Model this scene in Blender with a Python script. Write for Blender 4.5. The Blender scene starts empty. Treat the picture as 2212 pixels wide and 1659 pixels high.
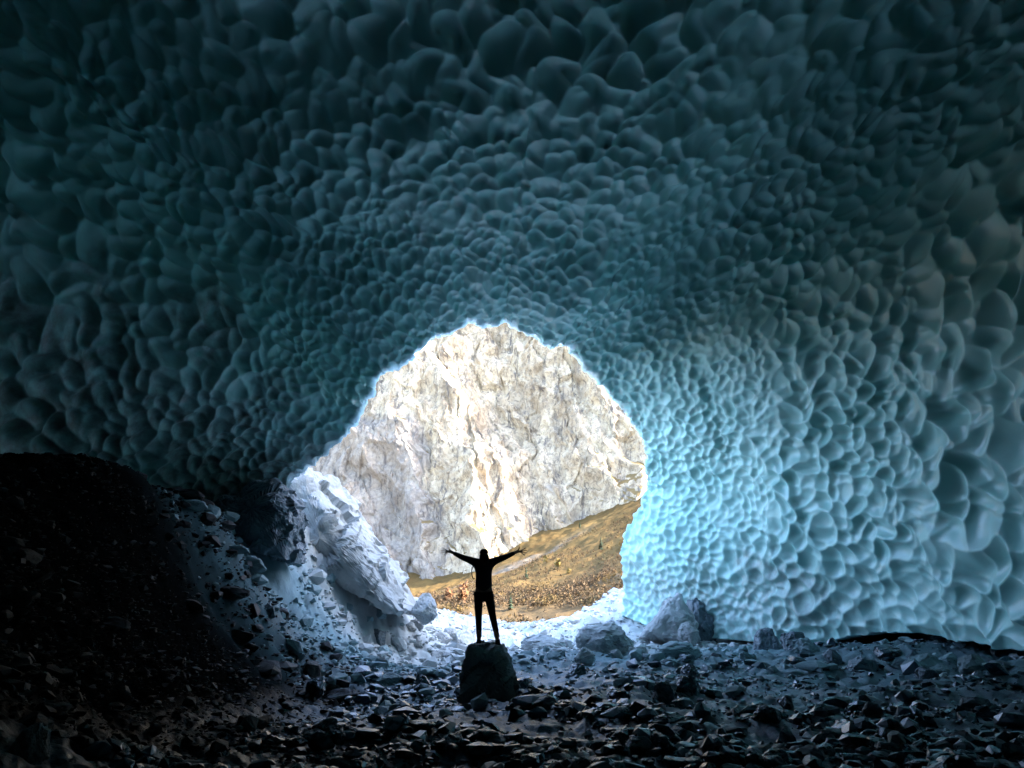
import bpy, bmesh, math, random
import numpy as np
from mathutils import Vector, Matrix
random.seed(7); rng = np.random.default_rng(7)
S = bpy.context.scene
COL = S.collection

# ------------------------------------------------------------------ camera
CAM_Z, F_PX, PITCH = 1.6, 774.0, math.atan((605 - 384) / 774.0)
cam_d = bpy.data.cameras.new('camera'); cam = bpy.data.objects.new('camera', cam_d); COL.objects.link(cam)
cam.location = (0, 0, CAM_Z); cam.rotation_euler = (math.pi / 2 + PITCH, 0, 0)
cam_d.sensor_width = 36; cam_d.lens = 36 * F_PX / 1024; cam_d.clip_start = 0.1; cam_d.clip_end = 20000
S.camera = cam

# ------------------------------------------------------------------ sky, sun, exposure
SUN_EL, SUN_AZ = math.radians(30), math.radians(97)         # azimuth clockwise from +Y (north)
world = bpy.data.worlds.new('World'); S.world = world; world.use_nodes = True
wn = world.node_tree.nodes; wl = world.node_tree.links
sky = wn.new('ShaderNodeTexSky'); sky.sky_type = 'NISHITA'; sky.sun_disc = False
sky.sun_elevation = SUN_EL; sky.sun_rotation = SUN_AZ; sky.altitude = 900; sky.air_density = 0.75; sky.dust_density = 2.5; sky.ozone_density = 0.6
wn['Background'].inputs['Strength'].default_value = 0.15
wl.new(sky.outputs[0], wn['Background'].inputs['Color'])
sun_d = bpy.data.lights.new('sun', 'SUN'); sun_d.energy = 2.0; sun_d.angle = math.radians(0.53); sun_d.color = (1.0, 0.93, 0.84)
sun = bpy.data.objects.new('sun', sun_d); COL.objects.link(sun)
sdir = Vector((math.sin(SUN_AZ) * math.cos(SUN_EL), math.cos(SUN_AZ) * math.cos(SUN_EL), math.sin(SUN_EL)))
sun.rotation_euler = sdir.to_track_quat('Z', 'Y').to_euler(); sun.location = sdir * 100
S.view_settings.view_transform = 'Standard'; S.view_settings.look = 'None'
S.view_settings.gamma = 1; S.view_settings.use_curve_mapping = False
S.view_settings.exposure = 4.22
S.cycles.use_denoising = True
S.cycles.max_bounces = 10; S.cycles.diffuse_bounces = 5

# ------------------------------------------------------------------ helpers
def rays(u, v):
    u = np.asarray(u, float); v = np.asarray(v, float)
    px = (u - 1105.5) / 2211 * 1024; py = (829.5 - v) / 1659 * 768
    c, s = math.cos(PITCH), math.sin(PITCH)
    y = F_PX * c - py * s; z = F_PX * s + py * c
    return px / y, z / y                                     # x and z per metre of depth
def at(u, v, Y):
    a, b = rays(u, v); Y = np.asarray(Y, float)
    return np.stack([a * Y, Y + 0 * a, CAM_Z + b * Y], -1)

_perm = rng.permutation(256); _perm = np.concatenate([_perm, _perm, _perm])
_g = rng.normal(size=(256, 3)); _g /= np.linalg.norm(_g, axis=1)[:, None]
def pnoise(p):
    i = np.floor(p).astype(np.int64); f = p - i; i &= 255
    w = f * f * f * (f * (f * 6 - 15) + 10)
    out = 0
    for dx in (0, 1):
        for dy in (0, 1):
            for dz in (0, 1):
                h = _perm[_perm[_perm[i[:, 0] + dx] + i[:, 1] + dy] + i[:, 2] + dz]
                d = ((f - (dx, dy, dz)) * _g[h]).sum(1)
                ww = (w[:, 0] if dx else 1 - w[:, 0]) * (w[:, 1] if dy else 1 - w[:, 1]) * (w[:, 2] if dz else 1 - w[:, 2])
                out = out + ww * d
    return out * 1.5
def fbm(p, o=4, lac=2.03, gain=0.5):
    s, a = 0, 1.0
    for k in range(o):
        s = s + a * pnoise(p + 17.3 * k); p = p * lac; a *= gain
    return s
def ridged(p, o=5, lac=2.07, gain=0.5):
    s, a = 0, 1.0
    for k in range(o):
        s = s + a * (1 - 2 * np.abs(pnoise(p + 31.7 * k))); p = p * lac; a *= gain
    return s
def fracture(p, seed=0, tilt=0.9, step=0.35):
    """blocky broken-rock relief: every jittered cell is a flat facet with its own tilt and height"""
    n = 32; r2 = np.random.default_rng(50 + seed); J = r2.random((n, n, n, 3), np.float32); T = r2.normal(size=(n, n, n, 3)).astype(np.float32) * tilt; H = r2.normal(size=(n, n, n)).astype(np.float32) * step
    i = np.floor(p).astype(np.int64); f = (p - i).astype(np.float32); best = np.full(len(p), 9.0, np.float32); val = np.zeros(len(p), np.float32)
    for dx in (-1, 0, 1):
        for dy in (-1, 0, 1):
            for dz in (-1, 0, 1):
                ii = ((i[:, 0] + dx) % n, (i[:, 1] + dy) % n, (i[:, 2] + dz) % n)
                d = f - J[ii] - np.array([dx, dy, dz], np.float32); q = (d * d).sum(1); m = q < best
                best = np.where(m, q, best); val = np.where(m, (d * T[ii]).sum(1) + H[ii], val)
    return val
def smooth(a, b, x):
    t = np.clip((x - a) / (b - a), 0, 1); return t * t * (3 - 2 * t)

def tag(o, label=None, cat=None, group=None, kind=None):
    if label: o['label'] = label
    if cat: o['category'] = cat
    if group: o['group'] = group
    if kind: o['kind'] = kind
    return o
def mesh_np(name, V, Fq, mat, smooth_sh=True, tri=False, parent=None):
    n = 3 if tri else 4
    me = bpy.data.meshes.new(name)
    V = np.ascontiguousarray(V, np.float32); Fq = np.ascontiguousarray(Fq, np.int32)
    me.vertices.add(len(V)); me.vertices.foreach_set('co', V.ravel())
    me.loops.add(Fq.size); me.loops.foreach_set('vertex_index', Fq.ravel())
    me.polygons.add(len(Fq)); me.polygons.foreach_set('loop_start', np.arange(0, Fq.size, n, dtype=np.int32))
    me.update(calc_edges=True)
    me.polygons.foreach_set('use_smooth', np.full(len(Fq), smooth_sh))
    me.materials.append(mat); me.validate()
    o = bpy.data.objects.new(name, me); COL.objects.link(o)
    if parent: o.parent = parent
    return o
def grid_faces(nr, nc, wrap=False):
    r = np.arange(nr - 1)[:, None]; c = np.arange(nc if wrap else nc - 1)[None]
    c2 = (c + 1) % nc
    return np.stack([r * nc + c, r * nc + c2, (r + 1) * nc + c2, (r + 1) * nc + c], -1).reshape(-1, 4)
def grid_normals(P):
    du = np.gradient(P, axis=1); dv = np.gradient(P, axis=0)
    n = np.cross(du, dv); return n / (np.linalg.norm(n, axis=-1, keepdims=True) + 1e-9)

# ------------------------------------------------------------------ materials
class NT:
    def __init__(s, name):
        s.m = bpy.data.materials.new(name); s.m.use_nodes = True
        s.n = s.m.node_tree.nodes; s.l = s.m.node_tree.links
        s.b = s.n['Principled BSDF']; s.co = s.n.new('ShaderNodeTexCoord').outputs['Object']
    def set(s, **k):
        for a, v in k.items(): s.b.inputs[a.replace('_', ' ')].default_value = v
    def scale(s, sc, src=None):
        m = s.n.new('ShaderNodeMapping'); m.inputs['Scale'].default_value = sc
        s.l.new(src or s.co, m.inputs[0]); return m.outputs[0]
    def noise(s, sc, det=6, rough=0.6, dist=0.0, src=None):
        t = s.n.new('ShaderNodeTexNoise'); s.l.new(src or s.co, t.inputs['Vector'])
        t.inputs['Scale'].default_value = sc; t.inputs['Detail'].default_value = det
        t.inputs['Roughness'].default_value = rough; t.inputs['Distortion'].default_value = dist
        return t.outputs['Fac']
    def ramp(s, fac, *st):
        r = s.n.new('ShaderNodeValToRGB'); s.l.new(fac, r.inputs[0]); e = r.color_ramp.elements
        while len(e) < len(st): e.new(0.5)
        for k, (p, c) in enumerate(st):
            e[k].position = p; e[k].color = (c, c, c, 1) if not isinstance(c, tuple) else (*c, 1)
        return r.outputs[0]
    def mix(s, fac, a, b, mode='MIX'):
        m = s.n.new('ShaderNodeMix'); m.data_type = 'RGBA'; m.blend_type = mode
        for sock, v in ((m.inputs[0], fac), (m.inputs[6], a), (m.inputs[7], b)):
            if isinstance(v, bpy.types.NodeSocket): s.l.new(v, sock)
            elif isinstance(v, tuple): sock.default_value = (*v, 1)
            else: sock.default_value = v
        return m.outputs[2]
    def math(s, op, a, b=0.0, clamp=False):
        m = s.n.new('ShaderNodeMath'); m.operation = op; m.use_clamp = clamp
        for k, v in enumerate((a, b)):
            if isinstance(v, bpy.types.NodeSocket): s.l.new(v, m.inputs[k])
            else: m.inputs[k].default_value = v
        return m.outputs[0]
    def attr(s, name):
        a = s.n.new('ShaderNodeAttribute'); a.attribute_name = name; return a.outputs['Fac']
    def bump(s, h, strength=0.5, dist=0.05):
        b = s.n.new('ShaderNodeBump'); b.inputs['Strength'].default_value = strength; b.inputs['Distance'].default_value = dist
        s.l.new(h, b.inputs['Height']); s.l.new(b.outputs[0], s.b.inputs['Normal']); return b
    def color(s, c): s.l.new(c, s.b.inputs['Base Color'])

def set_attr(o, name, vals):
    a = o.data.attributes.new(name, 'FLOAT', 'POINT'); a.data.foreach_set('value', np.ascontiguousarray(vals, np.float32))

def ice_material():
    t = NT('glacier_ice')
    n1 = t.noise(0.35, 4, 0.5); n2 = t.noise(3.0, 5, 0.6)
    c = t.mix(t.ramp(n1, (0.3, 0.0), (0.7, 1.0)), (0.315, 0.575, 0.53), (0.44, 0.70, 0.645))
    dirt_dark_f = t.math('MULTIPLY', t.attr('dirt_dark_hall'), t.ramp(n2, (0.3, 0.25), (0.65, 1.0)))
    c = t.mix(t.math('MULTIPLY', dirt_dark_f, 0.85), c, (0.15, 0.125, 0.11))
    t.color(c); t.set(Roughness=0.32, IOR=1.31, Subsurface_Weight=0.5, Subsurface_Radius=(0.4, 0.85, 0.9), Subsurface_Scale=0.06)
    t.bump(t.noise(9, 4, 0.6), 0.25, 0.02)
    tr = t.n.new('ShaderNodeBsdfTranslucent'); tr.inputs[0].default_value = (0.90, 0.96, 0.97, 1)
    mx = t.n.new('ShaderNodeMixShader')
    f = t.math('MULTIPLY', t.math('SUBTRACT', 1.0, dirt_dark_f), t.math('MULTIPLY', t.attr('thin'), 0.32)); t.l.new(f, mx.inputs[0])
    t.l.new(t.b.outputs[0], mx.inputs[1]); t.l.new(tr.outputs[0], mx.inputs[2])
    t.l.new(mx.outputs[0], t.n['Material Output'].inputs[0])
    return t.m
def rock_material(name, dark, light, rough=0.5, sc=2.5, bumpd=0.03, spec=0.5, wet=0.0):
    t = NT(name)
    n = t.noise(sc, 8, 0.65, 0.4); g = t.noise(sc * 9, 5, 0.7)
    c = t.mix(t.ramp(n, (0.35, 0.0), (0.65, 1.0)), dark, light)
    c = t.mix(t.ramp(g, (0.3, 0.0), (0.7, 1.0)), c, t.mix(0.5, c, light))
    oi = t.n.new('ShaderNodeObjectInfo')
    c = t.mix(1.0, c, t.ramp(oi.outputs['Random'], (0, 0.65), (1, 1.0)), 'MULTIPLY')
    t.color(c); t.set(Roughness=rough, Specular_IOR_Level=spec)
    if wet:
        t.set(Coat_Weight=wet, Coat_Roughness=0.25, Coat_IOR=1.4); t.l.new(t.ramp(n, (0.35, 0.18), (0.65, 0.45)), t.b.inputs['Roughness'])
    t.bump(t.mix(0.4, n, g), 0.35 if wet else 0.8, bumpd)
    return t.m
M_ICE = ice_material()
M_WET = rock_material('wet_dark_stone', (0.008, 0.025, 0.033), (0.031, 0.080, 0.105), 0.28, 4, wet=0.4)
M_BRIGHT = rock_material('mouth_lit_limestone', (0.30, 0.325, 0.32), (0.52, 0.535, 0.525), 0.75, 1.6, 0.06)  # pale limestone lightened, the mouth's sky light put into its colour
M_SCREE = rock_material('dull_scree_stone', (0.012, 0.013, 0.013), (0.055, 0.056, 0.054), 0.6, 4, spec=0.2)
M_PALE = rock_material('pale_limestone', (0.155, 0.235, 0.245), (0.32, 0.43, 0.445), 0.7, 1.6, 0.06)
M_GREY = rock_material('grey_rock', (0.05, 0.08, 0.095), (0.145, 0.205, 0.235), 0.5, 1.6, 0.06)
M_SNOW = NT('old_snow'); M_SNOW.set(Base_Color=(0.7, 0.74, 0.78, 1), Roughness=0.7); M_SNOW.bump(M_SNOW.noise(2), 0.5, 0.1); M_SNOW = M_SNOW.m
def floor_material():
    t = NT('wet_rubble_ground')
    n = t.noise(1.2, 8, 0.7); g = t.noise(14, 6, 0.75); h = t.noise(50, 3, 0.6)
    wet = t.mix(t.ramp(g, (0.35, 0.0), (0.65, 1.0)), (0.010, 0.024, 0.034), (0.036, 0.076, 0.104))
    scree = t.mix(t.ramp(g, (0.35, 0.0), (0.65, 1.0)), (0.0035, 0.0034, 0.0033), (0.011, 0.0105, 0.010))  # dark soil taken near black, the slope's shade painted into it
    dry_lit = t.mix(t.ramp(n, (0.3, 0.0), (0.7, 1.0)), (0.09, 0.17, 0.185), (0.22, 0.35, 0.372))
    dry_lit = t.mix(t.attr('far'), dry_lit, t.mix(t.ramp(n, (0.3, 0.0), (0.7, 1.0)), (0.30, 0.33, 0.325), (0.50, 0.52, 0.51)))  # paler towards the mouth, its daylight painted into the colour
    c = t.mix(t.attr('scree'), wet, scree); c = t.mix(t.attr('dry_lit'), c, dry_lit)
    t.color(c)
    t.l.new(t.math('ADD', t.math('MULTIPLY', t.attr('dry_lit'), 0.35), t.ramp(n, (0.3, 0.28), (0.7, 0.5))), t.b.inputs['Roughness'])
    t.l.new(t.math('SUBTRACT', 0.5, t.math('MULTIPLY', t.attr('scree'), 0.5)), t.b.inputs['Specular IOR Level'])
    t.l.new(t.math('MULTIPLY', t.math('SUBTRACT', 1.0, t.math('MAXIMUM', t.attr('scree'), t.attr('dry_lit')), True), 0.15), t.b.inputs['Coat Weight']); t.set(Coat_Roughness=0.2)
    t.bump(t.mix(0.35, g, h), 0.7, 0.04)
    return t.m
M_FLOOR = floor_material()
def cliff_material():
    t = NT('limestone_cliff')
    st = t.scale((0.030, 0.030, 0.010)); n = t.noise(1.0, 9, 0.68, 0.6, st)
    big = t.noise(0.006, 4, 0.55); fine = t.noise(0.11, 9, 0.8, 1.2)
    c = t.mix(t.ramp(n, (0.34, 0.0), (0.6, 1.0)), (0.24, 0.183, 0.12), (0.50, 0.405, 0.272))
    c = t.mix(t.ramp(fine, (0.36, 0.85), (0.52, 0.0)), c, (0.095, 0.074, 0.058))
    c = t.mix(t.math('MULTIPLY', t.attr('grey_shade'), 0.6), c, t.mix(fine, (0.10, 0.094, 0.096), (0.20, 0.185, 0.175)))
    crk = t.noise(1.0, 7, 0.7, 0.8, t.scale((0.075, 0.075, 0.016)))
    c = t.mix(t.ramp(crk, (0.37, 0.9), (0.47, 0.0)), c, (0.10, 0.085, 0.075))
    geo = t.n.new('ShaderNodeNewGeometry'); sx = t.n.new('ShaderNodeSeparateXYZ'); t.l.new(geo.outputs['Normal'], sx.inputs[0])
    gr = t.math('ADD', t.math('ADD', sx.outputs['Z'], t.math('MULTIPLY', t.math('SUBTRACT', big, 0.5), 1.0)), t.attr('grass'))
    gf = t.ramp(t.math('ADD', gr, t.math('MULTIPLY', t.math('SUBTRACT', fine, 0.5), 0.8)), (0.80, 0.0), (0.98, 1.0))
    c = t.mix(gf, c, t.mix(fine, (0.11, 0.075, 0.032), (0.18, 0.125, 0.055)))
    t.color(c); t.set(Roughness=0.9, Specular_IOR_Level=0.1); t.bump(t.mix(0.6, n, fine), 0.5, 4.5)
    return t.m
def hill_material():
    t = NT('autumn_grass')
    a = t.noise(0.012, 6, 0.6, 0.6); b = t.noise(0.06, 8, 0.7)
    c = t.mix(t.ramp(a, (0.35, 0.0), (0.65, 1.0)), (0.105, 0.060, 0.021), (0.13, 0.082, 0.029))
    c = t.mix(t.ramp(b, (0.4, 0.0), (0.7, 0.8)), c, (0.05, 0.04, 0.017))
    c = t.mix(t.math('MULTIPLY', t.attr('scree'), t.ramp(b, (0.3, 0.7), (0.6, 1.0))), c, (0.20, 0.18, 0.155))
    c = t.mix(t.math('MULTIPLY', t.attr('woods'), t.ramp(b, (0.3, 0.6), (0.6, 1.0))), c, (0.088, 0.060, 0.031))
    t.color(c); t.set(Roughness=0.95, Specular_IOR_Level=0.05); t.bump(b, 0.8, 3.0)
    return t.m
def plain(name, c, rough=0.8, sc=30, spec=0.3):
    t = NT(name); n = t.noise(sc, 5)
    t.color(t.mix(n, tuple(x * 0.7 for x in c), tuple(min(1, x * 1.25) for x in c))); t.set(Roughness=rough, Specular_IOR_Level=spec)
    return t.m

# ------------------------------------------------------------------ terrain height (thin-plate spline through surveyed points)
cp = []
def P(u, v, Y): cp.append(tuple(at(u, v, Y)))
for q in [(0,1012,12.5),(150,1015,14),(300,1030,16),(400,1072,18.5),(480,1118,20.5),(560,1165,22),
          (650,1045,26.5),(705,1050,28.5),(765,1130,28.5),(830,1230,29),(885,1312,30),(930,1375,30),(975,1418,30),
          (560,1240,21.5),(690,1290,24),(790,1375,25.5),(700,1410,20.5),(600,1390,18.5),(450,1300,16.5),(300,1250,13.7),
          (150,1200,12.2),(0,1210,10.4),(0,1450,7.6),(200,1450,10),(400,1450,13),(550,1480,15),(300,1600,8.6),(840,1450,20),
          (2211,1414,15),(2330,1416,14.2),(2000,1402,18.3),(1850,1396,21),(1740,1394,23.2),(1640,1388,27),(1560,1372,28.5),(1440,1365,29.5),
          (1300,1390,29.5),(1180,1410,28),(1080,1410,28),
          (885,1296,35),(960,1322,37),(1020,1338,38),(1100,1353,39),(1150,1359,40),(1220,1344,39),(1290,1305,37.5),(1345,1275,36.5),(1420,1235,37)]: P(*q)
for (u, v, Y, dY, dz) in [(0,1012,12.5,4,-1),(150,1015,14,4,-1),(300,1030,16,4,-1.2),(400,1072,18.5,4,-1),
                          (650,1045,26.5,7,-2.5),(705,1050,28.5,7,-3),(765,1130,28.5,7,-2.2),(830,1230,29,7,-1.0)]:
    p = at(u, v, Y); k = (Y + dY) / Y; cp.append((p[0] * k, p[1] * k, p[2] + dz))
cp += [(0,4,0),(0,8,0),(3,8,.02),(-2,10.5,.05),(0,14,.12),(4.5,14,.1),(8,12,.3),(3,20,.1),(0,24,.15),(6,20,.25),(9,16,.25),(5,10,.05),
       (0,-6,.1),(8,-6,.3),(-8,-6,2.5),(13,2,.4),(-12,3,4),(16,16,.3),(17,24,.0),(0,52,-3),(9,52,-1.5),(-9,52,-2.5),(20,45,2),(-20,40,2),(-18,25,3),(25,0,.3),(-25,0,4),(0,-30,0.5),(0,64,-7),(30,64,-5),(-30,64,-5),(40,20,0),(-40,20,2)]
cp = np.array(cp)
def tps_fit(X, z, lam=0.02):
    n = len(X); d = np.linalg.norm(X[:, None] - X[None], axis=-1)
    K = np.where(d > 0, d * d * np.log(d + 1e-12), 0) + lam * np.eye(n)
    Pm = np.c_[np.ones(n), X]; A = np.block([[K, Pm], [Pm.T, np.zeros((3, 3))]])
    return np.linalg.solve(A, np.r_[z, 0, 0, 0])
def tps_eval(X, w, Q):
    out = np.empty(len(Q))
    for s in range(0, len(Q), 60000):
        q = Q[s:s + 60000]; d = np.linalg.norm(q[:, None] - X[None], axis=-1)
        out[s:s + 60000] = np.where(d > 0, d * d * np.log(d + 1e-12), 0) @ w[:-3] + w[-3] + q @ w[-2:]
    return out
_tw = tps_fit(cp[:, :2], cp[:, 2])
def ridge_mask(x, y): return smooth(20.5, 25, y) * smooth(-1.0, -4.0, x + (y - 28) * 0.1)
def dry_lit_mask(x, y):
    return np.maximum(_dry_lit(x, y), 0.42 * smooth(10.5, 15.5, y + 1.5 * fbm(np.stack([x * 0.4, y * 0.4, 0 * x], -1), 3) - 0.2 * np.maximum(x - 5, 0)) * (1 - scree_mask(x, y)))  # dry stone, plus floor painted paler where the mouth's light reaches
def _dry_lit(x, y):
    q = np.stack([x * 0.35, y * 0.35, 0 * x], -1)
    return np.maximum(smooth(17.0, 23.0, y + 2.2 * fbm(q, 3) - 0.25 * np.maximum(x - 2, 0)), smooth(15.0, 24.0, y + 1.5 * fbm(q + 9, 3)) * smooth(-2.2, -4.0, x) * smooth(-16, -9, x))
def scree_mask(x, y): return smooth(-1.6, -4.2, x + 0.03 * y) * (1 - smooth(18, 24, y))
def ground(x, y, fine=True):
    x = np.asarray(x, float).ravel(); y = np.asarray(y, float).ravel()
    q = np.stack([x, y], -1); z = tps_eval(cp[:, :2], _tw, q)
    p3 = np.stack([x, y, 0 * x], -1)
    z = z + 0.10 * fbm(p3 * 0.5, 3)
    rm = ridge_mask(x, y)
    if fine:
        z = z + 0.10 * fbm(p3 * 1.7 + 5, 4) + 0.025 * (ridged(p3 * 5.0, 2) - 0.9)
        s = np.stack([x * 0.55 + y * 0.2 + z * 0.3, y * 0.30, z * 0.75], -1)
        s3 = np.stack([(x * 0.8 + z * 0.6) * 0.8, y * 1.1, (z * 0.8 - x * 0.6) * 1.6], -1)
        z = z + rm * 0.6 * (0.30 * fracture(s3 * 0.8, 1, .9, .15) + 0.13 * fracture(s3 * 2.0, 2, .9, .15) + 0.05 * fracture(s3 * 5, 3, .9, .15))
        z = z + dry_lit_mask(x, y) * (1 - rm) * 0.16 * (ridged(p3 * 0.9 + 3, 4) - 1.1)
    return z
def hit(u, v):                                              # where the ray through a pixel meets the ground
    a, b = rays(u, v); Y = np.linspace(5, 46, 420)
    z = ground(a * Y, Y, False); h = CAM_Z + b * Y - z
    k = np.argmax(h < 0)
    return Y[k] if h[k] < 0 else 30.0

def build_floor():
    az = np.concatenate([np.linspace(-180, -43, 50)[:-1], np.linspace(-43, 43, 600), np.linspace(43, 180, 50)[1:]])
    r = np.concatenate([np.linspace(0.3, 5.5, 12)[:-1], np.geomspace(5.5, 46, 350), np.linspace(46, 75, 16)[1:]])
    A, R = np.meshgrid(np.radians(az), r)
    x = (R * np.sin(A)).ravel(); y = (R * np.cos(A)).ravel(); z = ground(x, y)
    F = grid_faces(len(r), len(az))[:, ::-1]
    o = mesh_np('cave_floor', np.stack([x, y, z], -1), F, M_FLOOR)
    set_attr(o, 'dry_lit', dry_lit_mask(x, y)); set_attr(o, 'far', smooth(21.5, 26, y + 1.5 * fbm(np.stack([x * .5, y * .5, 0 * x], -1), 3) - 0.25 * np.maximum(x - 4, 0))); set_attr(o, 'scree', scree_mask(x, y))
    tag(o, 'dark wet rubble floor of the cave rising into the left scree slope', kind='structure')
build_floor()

# ------------------------------------------------------------------ the ice vault
KEYS = [  # rim u, v, Y | outer u, v, Y | bulge
 (1345,1330,32.0, 2310,1410,14.2,.09),(1347,1290,32.0, 2310,1360,14.0,.09),(1346,1250,32.0, 2310,1300,13.8,.09),(1340,1190,31.7, 2310,1210,13.4,.09),
 (1352,1148,30.8, 2310,1130,13.1,.09),(1376,1108,30.0, 2310,1040,12.8,.09),(1395,1060,29.0, 2310,940,12.5,.09),(1398,1015,28.0, 2310,840,12.3,.09),
 (1397,985,27.4, 2310,740,12.1,.09),(1385,945,27.0, 2310,620,11.8,.09),(1360,905,26.6, 2310,480,11.7,.09),(1330,870,26.1, 2330,330,11.6,.09),
 (1300,835,25.6, 2400,80,11.8,.09),(1258,792,25.0, 2460,-240,12.0,.09),(1236,758,24.7, 2150,-230,11.8,.05),(1206,742,24.4, 1880,-140,11.6,.05),
 (1188,752,24.1, 1720,-110,11.6,.05),(1150,727,23.8, 1500,-95,11.6,.05),(1110,706,23.4, 1280,-90,11.5,.05),(1088,694,23.3, 1180,-90,11.5,.05),
 (1064,706,23.2, 1080,-90,11.5,.05),(1010,698,22.8, 920,-90,11.5,.05),(984,716,22.7, 820,-90,11.5,.05),(940,726,22.8, 620,-100,11.5,.05),
 (902,756,22.7, 360,-130,11.5,.05),(868,792,22.7, 80,-220,11.7,.05),(826,802,22.8, -240,-240,12.0,.05),(800,850,22.7, -190,110,12.0,.06),
 (776,903,22.5, -110,380,12.4,.06),(732,958,22.7, -90,600,13.2,.06),(690,990,23.0, -90,760,13.9,.06),(650,1020,23.2, -90,880,14.6,.06),
 (610,1060,23.7, -90,990,15.2,.06),(560,1150,24.5, -90,1130,16.1,.06),(500,1250,25.5, -90,1280,17.0,.06)]
def cups(p, k=75.0):
    """scalloped relief: lower envelope of paraboloids round jittered centres (bowls meeting in ridges)"""
    n = 96; r2 = np.random.default_rng(3); J = r2.random((n, n, n, 3), np.float32) * 0.9 + 0.05; Wt = (r2.random((n, n, n), np.float32) ** 2) * 0.22
    i = np.floor(p).astype(np.int64); f = (p - i).astype(np.float32); acc = np.zeros(len(p), np.float64)
    for dx in (-1, 0, 1):
        for dy in (-1, 0, 1):
            for dz in (-1, 0, 1):
                ii = ((i[:, 0] + dx) % n, (i[:, 1] + dy) % n, (i[:, 2] + dz) % n)
                d = J[ii] + np.array([dx, dy, dz], np.float32) - f
                acc += np.exp(-k * ((d * d).sum(1) + Wt[ii]).astype(np.float64))
    return -np.log(acc + 1e-300) / k
def build_ice():
    K = np.array(KEYS, float)
    NCOL = 1230
    # columns spread evenly along the middle ring of the vault
    midp = 0.6 * K[:, :2] + 0.4 * K[:, 3:5]
    L = np.r_[0, np.cumsum(np.linalg.norm(np.diff(midp, axis=0), axis=1))]
    s = np.linspace(0, L[-1], NCOL)
    C = np.stack([np.interp(s, L, K[:, c]) for c in range(7)], -1)
    ker = np.hanning(121); ker /= ker.sum()
    for c in (3, 4, 5, 6):
        C[:, c] = np.convolve(np.pad(C[:, c], 60, 'edge'), ker, 'valid')
    ker = np.hanning(31); ker /= ker.sum(); C[:, 2] = np.convolve(np.pad(C[:, 2], 15, 'edge'), ker, 'valid')
    T = np.linspace(0, 1, 430) ** 1.08
    t = T[:, None]
    U = C[None, :, 0] * (1 - t) + C[None, :, 3] * t
    V = C[None, :, 1] * (1 - t) + C[None, :, 4] * t
    # lower right edge: the ice lifts off the ground in a shallow arch
    eu = np.array([1345, 1450, 1560, 1700, 1745, 1800, 1870, 1960, 2050, 2140, 2230, 2310]); ev = np.array([1330, 1372, 1380, 1392, 1390, 1380, 1367, 1367, 1381, 1398, 1405, 1406])
    sep = np.interp(U[:, 0], eu, ev) - V[:, 0]
    fall = np.clip(1 - s / 330.0, 0, 1) ** 1.5
    jag = 9 * fbm(np.stack([U[:, 0] / 45, 0 * U[:, 0] + 2, 0 * U[:, 0]], -1), 4) * smooth(1600, 1720, U[:, 0])
    V = V + sep[:, None] * fall[None] + jag[:, None] * np.clip(1 - s / 60.0, 0, 1)[None]
    Y = 1 / ((1 - t) / C[None, :, 2] + t / C[None, :, 5]) * (1 + C[None, :, 6] * 4 * t * (1 - t))
    front = at(U, V, Y)
    # curled outer lip at the mouth
    ctr = at(1080, 1050, 26)
    rad = front[0] - ctr; rad[:, 1] = 0; rad /= np.linalg.norm(rad, axis=1)[:, None]
    fd = np.linalg.norm(front - front[:1], axis=-1); rn = ridged(front.reshape(-1, 3) * 2.4 + 4, 2).reshape(fd.shape) - 0.9
    front = front + rad[None] * (0.06 * rn * np.exp(-(fd / 0.9) ** 2) * smooth(60, 200, s)[None])[..., None]
    lip = []
    for k, (ro, yo) in enumerate([(1.6, 0.9), (1.0, 0.8), (0.5, 0.55), (0.22, 0.3), (0.08, 0.14)]):
        q = front[0] + rad * ro; q[:, 1] += yo; lip.append(q)
    # the hall behind the camera
    E = front[-1]; back = []
    for k in np.r_[np.linspace(0, 0.32, 105)[1:], np.linspace(0.32, 1, 14)[1:]]:
        q = E.copy(); q[:, 0] *= 1 + 0.12 * k; q[:, 1] = E[:, 1] * (1 - k) - 34 * k; q[:, 2] = E[:, 2] + 0.3 * k; back.append(q)
    end = back[-1]
    for k in (0.8, 0.5, 0.2, 0.0):
        q = end * np.array([k, 1, k]); q[:, 1] -= 1.5 * (1 - k); q[:, 2] += 1.0 * (1 - k); back.append(q)
    G = np.concatenate([np.stack(lip), front, np.stack(back)], 0)
    nr, nc, _ = G.shape
    N = grid_normals(G)
    if (N[nr // 3, nc // 2] * (np.array([0, 18, 3.0]) - G[nr // 3, nc // 2])).sum() < 0: N = -N     # towards the inside
    p = G.reshape(-1, 3)
    tt = np.concatenate([np.zeros(5), T, np.ones(nr - 5 - len(T))])[:, None] * np.ones((1, nc)); tt = tt.ravel() + 0.16 * fbm(p * 0.30 + 33, 3)
    warp = np.stack([pnoise(p * 1.1 + o) for o in (0, 40, 80)], -1)
    along = np.array([1.0, 1 / 1.55, 1.0])
    big = 0.42 * fbm(p * 0.16, 2); D = big.copy(); lean = 0
    w1 = smooth(0.18, 0.34, tt); w2 = smooth(0.55, 0.78, tt)
    for k, (size, w) in enumerate(((0.27, 1 - w1), (0.38, w1 * (1 - w2)), (0.54, w2))):       # cups grow from the mouth inwards
        m = w > 0.002; pm = p[m]
        h = cups((pm + 0.6 * warp[m] * size) * along / size + 200 + 31 * k)
        amp = size * (0.98 + 0.5 * pnoise(pm * 0.25 + 3))
        D[m] += w[m] * amp * 1.05 * (0.9 * np.tanh(h / 0.9) - 0.28)
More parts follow.
